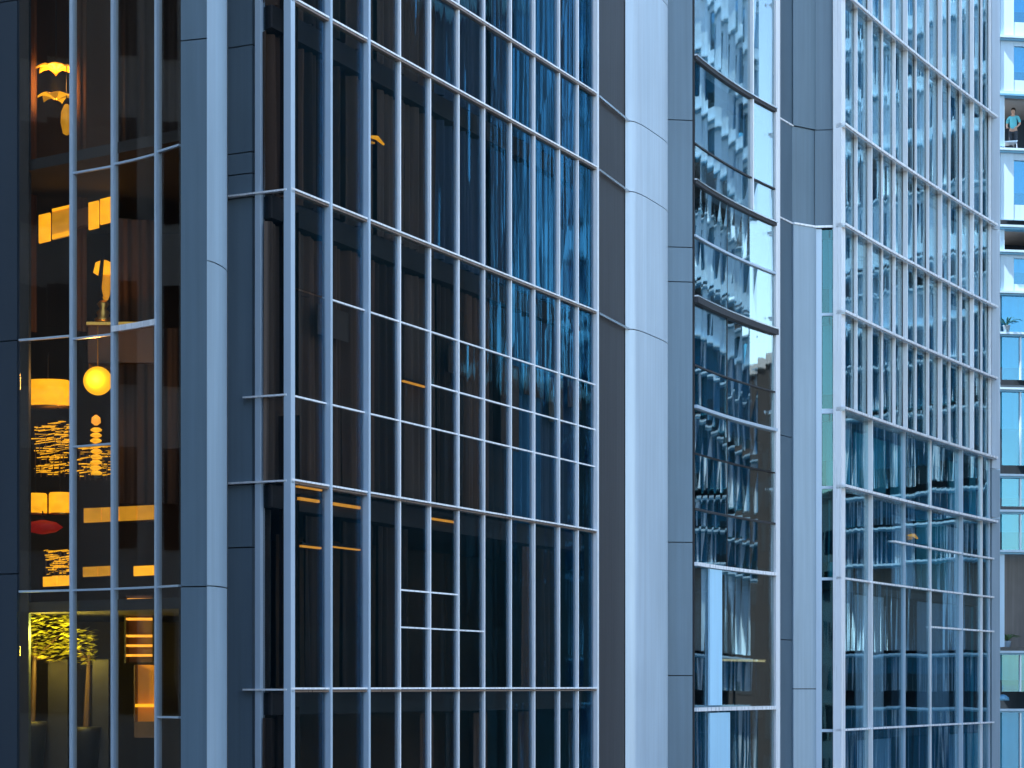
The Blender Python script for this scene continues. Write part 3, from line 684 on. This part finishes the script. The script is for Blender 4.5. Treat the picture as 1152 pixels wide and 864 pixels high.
# light bands
def band(x0, x1, y0, y1, d, label, mat='amber', n=3):
    t = thing('light_band', label, 'lamp', at((x0+x1)/2, (y0+y1)/2, d), 'amber light bands in the lobby')
    for i in range(n):
        a = x0+(x1-x0)*i/n; b = x0+(x1-x0)*(i+1)/n
        part('diffuser', sblk(a+.3, b-.3, y0-(a-x0)*.05, y1-(a-x0)*.05, d, .05, .08), M[mat], t)
    part('housing', blk(x0-.5, x1+.5, y0+1.5-n*.6, y1-1.5, d+.09, .15), M['brown'], t)
band(94, 174, 572, 588, 42.3, 'long amber band of light below the globe lamp', 'amber_soft', 4)
band(48, 80, 649, 660, 42.2, 'short amber band below the sparkling gold branches', 'amber', 2)
band(93, 127, 638, 649, 42.2, 'short amber band in the second lobby bay', 'amber_soft', 2)
band(150, 174, 637, 648, 42.2, 'short amber band in the third lobby bay', 'amber', 1)
# sparkling branch displays: thin twigs, their golden glints painted as glow
def sparkle(x0, x1, y0, y1, d, label, n, seed):
    r = random.Random(seed); a = at(x0, y1, d); b = at(x1, y0, d)
    t = thing('sparkling_branches', label, 'decoration', (a.x, d, a.z), 'sparkling gold displays in the lobby')
    bm = bmesh.new(); tw = bmesh.new()
    for i in range(n):
        x = r.uniform(a.x, b.x); z = r.uniform(a.z, b.z); L_ = r.uniform(.06, .3); y = d+r.uniform(0, .5); s_ = r.uniform(.004, .014); sl_ = r.uniform(-.05, .2)
        tube_into(bm, [(x, y, z), (min(b.x, x+L_), y, z+sl_*L_)], [s_, s_*.6], 5)
    for i in range(7):
        x = a.x+(b.x-a.x)*(i+.5)/7
        tube_into(tw, [(x, d+.25, a.z-.05), (x+r.uniform(-.08, .08), d+.25, b.z)], [.015, .005], 5)
    part('glitter', bm, M['gold_glit'], t); part('twig', tw, M['brown'], t)
sparkle(33, 80, 474, 532, 42.4, 'sparkling gold branches under the wide drum lamp', 150, 5)
sparkle(84, 126, 500, 536, 42.6, 'sparkling gold branches under the globe lamp', 60, 6)
sparkle(46, 80, 618, 648, 42.4, 'sparkling gold branches under the red lampshade', 90, 8)
# bead column
c = at(108, 535, 42.1)
t = thing('bead_column', 'column of stacked gold beads under the globe lamp', 'lamp', c)
for i in range(9): part('bead', lathe([(.03, 0), (.10, .025), (.11, .05), (.06, .085)], c+Vector((random.uniform(-.01, .01), 0, i*.1)), 14), M['gold_glit'], t, True)
part('finial', lathe([(.03, .93), (.09, .98), (.08, 1.07), (.02, 1.12)], c, 14), M['amber_line'], t, True)
part('base', lathe([(.13, -.05), (.13, -.005)], c, 16), M['black'], t)
# plants
leafm, nt_, N_, L_, b_ = new_mat('yellow_green_leaf')
no_ = stretch(N_, L_, 6, 1, 1, 1, 3); cr = N_.new('ShaderNodeValToRGB'); cr.color_ramp.elements[0].color = (.25, .30, .03, 1); cr.color_ramp.elements[1].color = (.60, .55, .06, 1)
L_.new(no_.outputs['Fac'], cr.inputs[0]); L_.new(cr.outputs[0], b_.inputs['Base Color']); b_.inputs['Roughness'].default_value = .5
def tree(x0, x1, y0, y1, xt, yt, d, n, label, seed, name='indoor_tree', pot=True, e=24):
    r = random.Random(seed); a = at(x0, y1, d); b = at(x1, y0, d); base = at(xt, yt, d)
    t = thing(name, label, 'tree', base)
    bm = bmesh.new(); tube_into(bm, [base, base+Vector((.03, 0, (a.z-base.z)*.6)), Vector((base.x+.05, d, a.z+.2))], [.06, .05, .03]); 
    for q in range(5): tube_into(bm, [Vector((base.x+.04, d, a.z)), Vector((r.uniform(a.x, b.x), d+r.uniform(-.2, .2), r.uniform(a.z, b.z)))], [.025, .008], 5)
    part('trunk', bm, M['brown'], t)
    bm = bmesh.new()
    for i in range(n):
        x = r.uniform(a.x, b.x); q = (x-a.x)/(b.x-a.x); z = a.z+(b.z-a.z)*r.random()
        z = round(z/.075)*.075+r.uniform(-.018, .018)+.05*math.sin(q*7)
        y = d+r.uniform(-.35, .35); s_ = r.uniform(.04, .085); an = r.uniform(-.6, .6)
        u = Vector((math.cos(an), math.sin(an), r.uniform(-.3, .5)))*s_; v = Vector((-math.sin(an)*.5, math.cos(an), r.uniform(-.6, .2)))*s_*.45
        p = Vector((x, y, z)); bm.faces.new([bm.verts.new(k_) for k_ in (p-u, p-v, p+u, p+v)])
    part('crown', bm, leafm, t)
    if pot: part('planter', lathe([(.2, -.9), (.27, -.1), (.28, 0), (.24, 0.01)], base, 24), M['black'], t, True)
    up = at((x0+x1)/2, y0-12, d); point_light('leaf_fill', up+Vector((0, -.9, -.6)), e, t, (1, .80, .10), .1)  # added fill lights to brighten the leaves, no fitting there
    point_light('leaf_fill', at((x0+x1)/2, y1+6, d)+Vector((0, -.4, 0)), e*.06, t, (1, .65, .12), .1)
tree(27, 82, 690, 742, 36, 812, 41.6, 620, 'yellow green indoor tree behind the lower left lobby glass', 3)
tree(86, 106, 708, 745, 97, 818, 41.9, 170, 'smaller yellow green indoor tree right of the big one', 4, e=9)
# lit shelf and cabinet
t = thing('lit_shelf', 'tall shelf unit with glowing gold shelf edges in the third lobby bay', 'shelf', at(156, 745, 42.2))
for y_, x0 in ((673, 143), (680, 140), (695, 141), (714, 141), (725, 140), (736, 141)):
    part('shelf', blk(x0, 172, y_, y_+2.6, 42.2, .3), M['amber_line'] if y_ != 680 else M['amber_soft'], t)
part('back_panel', blk(140, 173, 670, 745, 42.52, .03), M['brown'], t)
for x_ in (140, 171.5): part('upright', blk(x_, x_+1.5, 670, 746, 42.19, .32), M['black'], t)
t = thing('lit_cabinet', 'amber lit cabinet below the glowing shelves', 'cabinet', at(163, 812, 42.2))
part('back_panel', blk(152, 174, 748, 812, 42.5, .03), lit('cabinet_glow', (1, .42, .02), .16, .6, 5.0), t)
part('shelf', blk(152, 174, 792, 795.5, 42.2, .3), M['amber'], t); part('carcass', blk(151, 175, 812, 830, 42.2, .4), M['brown'], t)
part('side', blk(150.5, 152, 748, 812, 42.2, .3), M['brown'], t)
for x0, x1, lab in ((54, 76, 'tall black planter box below the big indoor tree'), (104, 122, 'tall black planter box below the smaller indoor tree')):
    o = tag(mesh_obj('planter_box', blk(x0, x1, 742, 875, 41.9, .35), M['black']), lab, 'planter')

# ================================================================== ceiling lights in the other towers
def strip(f, x0, x1, y0, y1, off, label, mat='amber_line', tk=.05):
    u0, u1 = f.u(x0, off), f.u(x1, off); p = f.pt((u0+u1)/2, off)
    za = zz(y0, f.pt(u0, off).y); zb = zz(y1, f.pt(u1, off).y); zm = (za+zb)/2
    t = thing('light_strip', label, 'lamp', (p.x, p.y, zm), 'amber ceiling strips in the middle tower')
    part('tube', slab(f, u0, u1, zm-tk/2, zm+tk/2, off-.03, off+.03), M[mat], t)
    part('housing', slab(f, u0-.002, u1+.002, zm+tk/2+.003, zm+tk/2+.05, off-.05, off+.05), M['black'], t)
strip(A, 334, 362, 549, 550, -.28, 'amber light strip right under the storey rail by the tower corner', tk=.03)
strip(A, 336, 358, 562, 563, -.30, 'thick amber light strip in the first bay by the corner')
strip(A, 373, 405, 567, 571, -.30, 'long amber light strip in the second bay from the corner')
strip(A, 338, 360, 615, 616, -.30, 'lower thin amber strip in the first bay', tk=.035)
strip(A, 373, 405, 616, 618, -.30, 'lower thin amber strip in the second bay', tk=.025)
strip(A, 484, 512, 583, 588, -.30, 'small amber strip in the fifth bay under the storey rail', tk=.04)
strip(A, 453, 478, 430, 434, -.30, 'small amber strip in the fourth bay above the storey line', tk=.03)
strip(B, 811, 860, 743, 743, -.3, 'pale yellow light strip in the curved bay lower storey', 'warm_white', .06)
def fixture(f, x, y, off, label, s_=1.0):
    u = f.u(x, off); p = f.pt(u, off); c = Vector((p.x, p.y, zz(y, p.y)))
    t = thing('wall_lamp', label, 'lamp', c)
    bm = bmesh.new(); tube_into(bm, [c+Vector((-.16*s_, -.2*s_, .03)), c+Vector((0, 0, .05)), c+Vector((.12*s_, .2*s_, -.03))], [.02*s_, .045*s_, .02*s_], 8); part('shade', bm, M['amber'], t, True)
    bm = bmesh.new(); tube_into(bm, [c+Vector((-.14*s_, -.14*s_, -.07)), c+Vector((-.05, 0, -.05))], [.03*s_, .02*s_], 8); part('bulb', bm, M['amber_soft'], t, True)
    bm = bmesh.new(); tube_into(bm, [c+Vector((0, 0, .05)), c+Vector((0, 0, .4))], .008); part('cord', bm, M['black'], t)
fixture(A, 424, 158, -.3, 'small gold lamp high in the third bay of the dark glass wall')
fixture(RF, 1028, 604, -.25, 'small gold lamp low in the white finned tower', 1.4)

# ================================================================== person, chair and plants on the far tower
def skin_obj(name, verts, edges, mat, parent, sub=2):
    """one continuous surface grown along joints; verts = (x, y, z, radius)"""
    me = bpy.data.meshes.new(name); me.from_pydata([v[:3] for v in verts], edges, []); o = bpy.data.objects.new(name, me); C.objects.link(o)
    o.modifiers.new('skin', 'SKIN')
    if not me.skin_vertices: return o
    for i, v in enumerate(verts):
        r = v[3]; me.skin_vertices[0].data[i].radius = r if isinstance(r, tuple) else (r, r)
    me.skin_vertices[0].data[0].use_root = True
    o.modifiers['skin'].use_smooth_shade = True
    m = o.modifiers.new('smooth', 'SUBSURF'); m.levels = sub; m.render_levels = sub
    me.materials.append(mat); o.parent = parent; return o
skin = paint('skin', (0.55, 0.34, 0.25), 0.55, 0, 0.05, 0.03); shirt = fabric('teal_shirt', (0.12, 0.50, 0.58)); trousers = fabric('dark_trousers', (0.03, 0.04, 0.055)); hairm = fabric('dark_hair', (0.02, 0.015, 0.012))
pp = FF.pt(fu(1148.6), -.75)
PZ = fz(168)-.02
pr = thing('person', 'person in a teal shirt standing in the dark opening of the far tower', 'person', (pp.x, pp.y, PZ))
pr.rotation_euler = (0, 0, math.radians(-25))
V = [(0, 0, .90, (.13, .10)), (0, 0, 1.05, (.12, .09)), (0, 0, 1.25, (.15, .10)), (0, 0, 1.40, (.10, .08)), (0, -.01, 1.47, .055), (0, -.02, 1.53, .06), (0, -.03, 1.60, (.078, .092)), (0, -.02, 1.68, (.07, .085))]
E = [(i, i+1) for i in range(7)]
for sx in (-1, 1):
    b0 = len(V)
    V += [(sx*.18, 0, 1.37, .055), (sx*.25, .02, 1.12, .042), (sx*.20, -.18, .98, .033), (sx*.17, -.25, .95, (.036, .02))]
    E += [(3, b0), (b0, b0+1), (b0+1, b0+2), (b0+2, b0+3)]
    for q in range(4):
        n = len(V); fx = sx*(.17-.022*(q-1.5)); ln = (.065, .08, .076, .06)[q]
        V += [(fx, -.28, .945, .010), (fx-.004*sx, -.28-ln*.6, .93, .009), (fx-.008*sx, -.28-ln, .90, .008)]; E += [(b0+3, n), (n, n+1), (n+1, n+2)]
    n = len(V); V += [(sx*.13, -.24, .94, .011), (sx*.105, -.28, .93, .009)]; E += [(b0+3, n), (n, n+1)]
    n = len(V); V += [(sx*.09, 0, .82, .085), (sx*.10, -.01, .48, .055), (sx*.105, .02, .09, .038), (sx*.11, -.12, .035, (.04, .03))]; E += [(0, n), (n, n+1), (n+1, n+2), (n+2, n+3)]
skin_obj('body', V, E, skin, pr)
VS = [(0, 0, .88, (.15, .12)), (0, 0, 1.05, (.14, .11)), (0, 0, 1.25, (.165, .115)), (0, 0, 1.40, (.115, .09))]; ES = [(0, 1), (1, 2), (2, 3)]
for sx in (-1, 1): n = len(VS); VS += [(sx*.185, 0, 1.37, .068), (sx*.25, .02, 1.14, .055)]; ES += [(3, n), (n, n+1)]
skin_obj('shirt', VS, ES, shirt, pr)
VT = [(0, 0, .92, (.15, .12))]; ET = []
for sx in (-1, 1): n = len(VT); VT += [(sx*.09, 0, .80, .098), (sx*.10, -.01, .48, .07), (sx*.105, .02, .10, .055)]; ET += [(0, n), (n, n+1), (n+1, n+2)]
skin_obj('trousers', VT, ET, trousers, pr)
bm = bmesh.new(); bmesh.ops.create_uvsphere(bm, u_segments=20, v_segments=12, radius=1)
for v in bm.verts: v.co = Vector((v.co.x*.088, v.co.y*.10+.012, v.co.z*.085+1.675 - (.03 if v.co.y > .3 else 0)))
o = mesh_obj('hair', bm, hairm, None, True); o.parent = pr
for sx in (-1, 1):
    bm = bmesh.new(); bmesh.ops.create_uvsphere(bm, u_segments=10, v_segments=8, radius=.011)
    for v in bm.verts: v.co += Vector((sx*.03, -.115, 1.60))
    o = mesh_obj('eye', bm, M['black'], None, True); o.parent = pr
    bm = bmesh.new(); box_into(bm, sx*.11-.045, sx*.11+.045, -.20, .07, 0, .08); bmesh.ops.bevel(bm, geom=bm.edges[:], offset=.025, segments=2, affect='EDGES')
    o = mesh_obj('shoe', bm, M['black'], None, True); o.parent = pr
bm = bmesh.new(); tube_into(bm, [(0, -.105, 1.61), (0, -.135, 1.575), (0, -.105, 1.565)], [.010, .016, .012], 8); o = mesh_obj('nose', bm, skin, None, True); o.parent = pr
bm = bmesh.new(); box_into(bm, -.025, .025, -.118, -.09, 1.528, 1.54); o = mesh_obj('mouth', bm, fabric('lip', (.35, .12, .1)), None); o.parent = pr
# white lounge chair beside the person
cp = FF.pt(fu(1142.5), -.6); cc = Vector((cp.x, cp.y, PZ))
ch = thing('lounge_chair', 'white lounge chair beside the person in the teal shirt', 'chair', cc)
for nm_, pts in (('seat', [(-.25, -.25, .33), (.25, -.25, .36), (.25, .25, .33), (-.25, .25, .30)]), ('backrest', [(-.27, -.25, .34), (-.27, .25, .34), (-.45, .25, .80), (-.45, -.25, .80)])):
    bm = bmesh.new(); vs = [bm.verts.new(cc+Vector(p)) for p in pts]; f_ = bm.faces.new(vs); r_ = bmesh.ops.extrude_face_region(bm, geom=[f_])
    bmesh.ops.translate(bm, verts=[v for v in r_['geom'] if isinstance(v, bmesh.types.BMVert)], vec=(.02, 0, .05)); part(nm_, bm, M['clad_white'], ch)
for sx, sy in ((-1, -1), (1, -1), (1, 1), (-1, 1)):
    bm = bmesh.new(); tube_into(bm, [cc+Vector((sx*.22, sy*.22, .32)), cc+Vector((sx*.25, sy*.24, 0))], .018); part('leg', bm, M['steel'], ch)
greenleaf = fabric('teal_green_leaf', (0.03, 0.16, 0.17)); green2 = fabric('dark_green_leaf', (0.05, 0.11, 0.03))
def spiky(px, y0, off, h, mat, label, seed, n=16):
    r = random.Random(seed); p = FF.pt(fu(px), off); base = Vector((p.x, p.y, y0))
    t = thing('potted_plant', label, 'plant', base)
    part('pot', lathe([(.10, 0), (.14, .22), (.15, .24), (.12, .235)], base, 20), M['clad_light'], t, True)
    bm = bmesh.new()
    for i in range(n):
        a = r.uniform(0, 6.28); L_ = h*r.uniform(.6, 1); dv = Vector((math.cos(a), math.sin(a), 0)); sv = Vector((-math.sin(a), math.cos(a), 0)); row = []
        for q in range(6):
            s_ = q/5; c = base+Vector((0, 0, .22))+dv*(L_*.75*s_)+Vector((0, 0, L_*(s_-.75*s_*s_))); wv = .035*math.sin(math.pi*(s_*.9+.08))
            row.append((bm.verts.new(c-sv*wv), bm.verts.new(c+sv*wv)))
        for x_, y_ in zip(row, row[1:]): bm.faces.new((x_[0], x_[1], y_[1], y_[0]))
    o = part('leaf_rosette', bm, mat, t, True); sm = o.modifiers.new('thickness', 'SOLIDIFY'); sm.thickness = .006
spiky(1131, fz(378)+.1, .11, .85, greenleaf, 'spiky teal green plant on the far tower ledge beside the fin tower', 5)
spiky(1139, fz(728), -.5, .9, green2, 'dark green plant standing before the stone wall in the far tower', 9, 26)
p = FF.pt(fu(1129), -.1); c = Vector((p.x, p.y, fz(788)))
t = thing('dome_lamp', 'small blue dome lamp hanging under the lowest glass band of the far tower', 'lamp', c)
part('shade', lathe([(.26, 0), (.24, .1), (.14, .2), (.03, .23)], c, 24), M['fascia_blue'], t, True)
bm = bmesh.new(); tube_into(bm, [c+Vector((0, 0, .22)), c+Vector((0, 0, .5))], .012); part('cord', bm, M['black'], t)
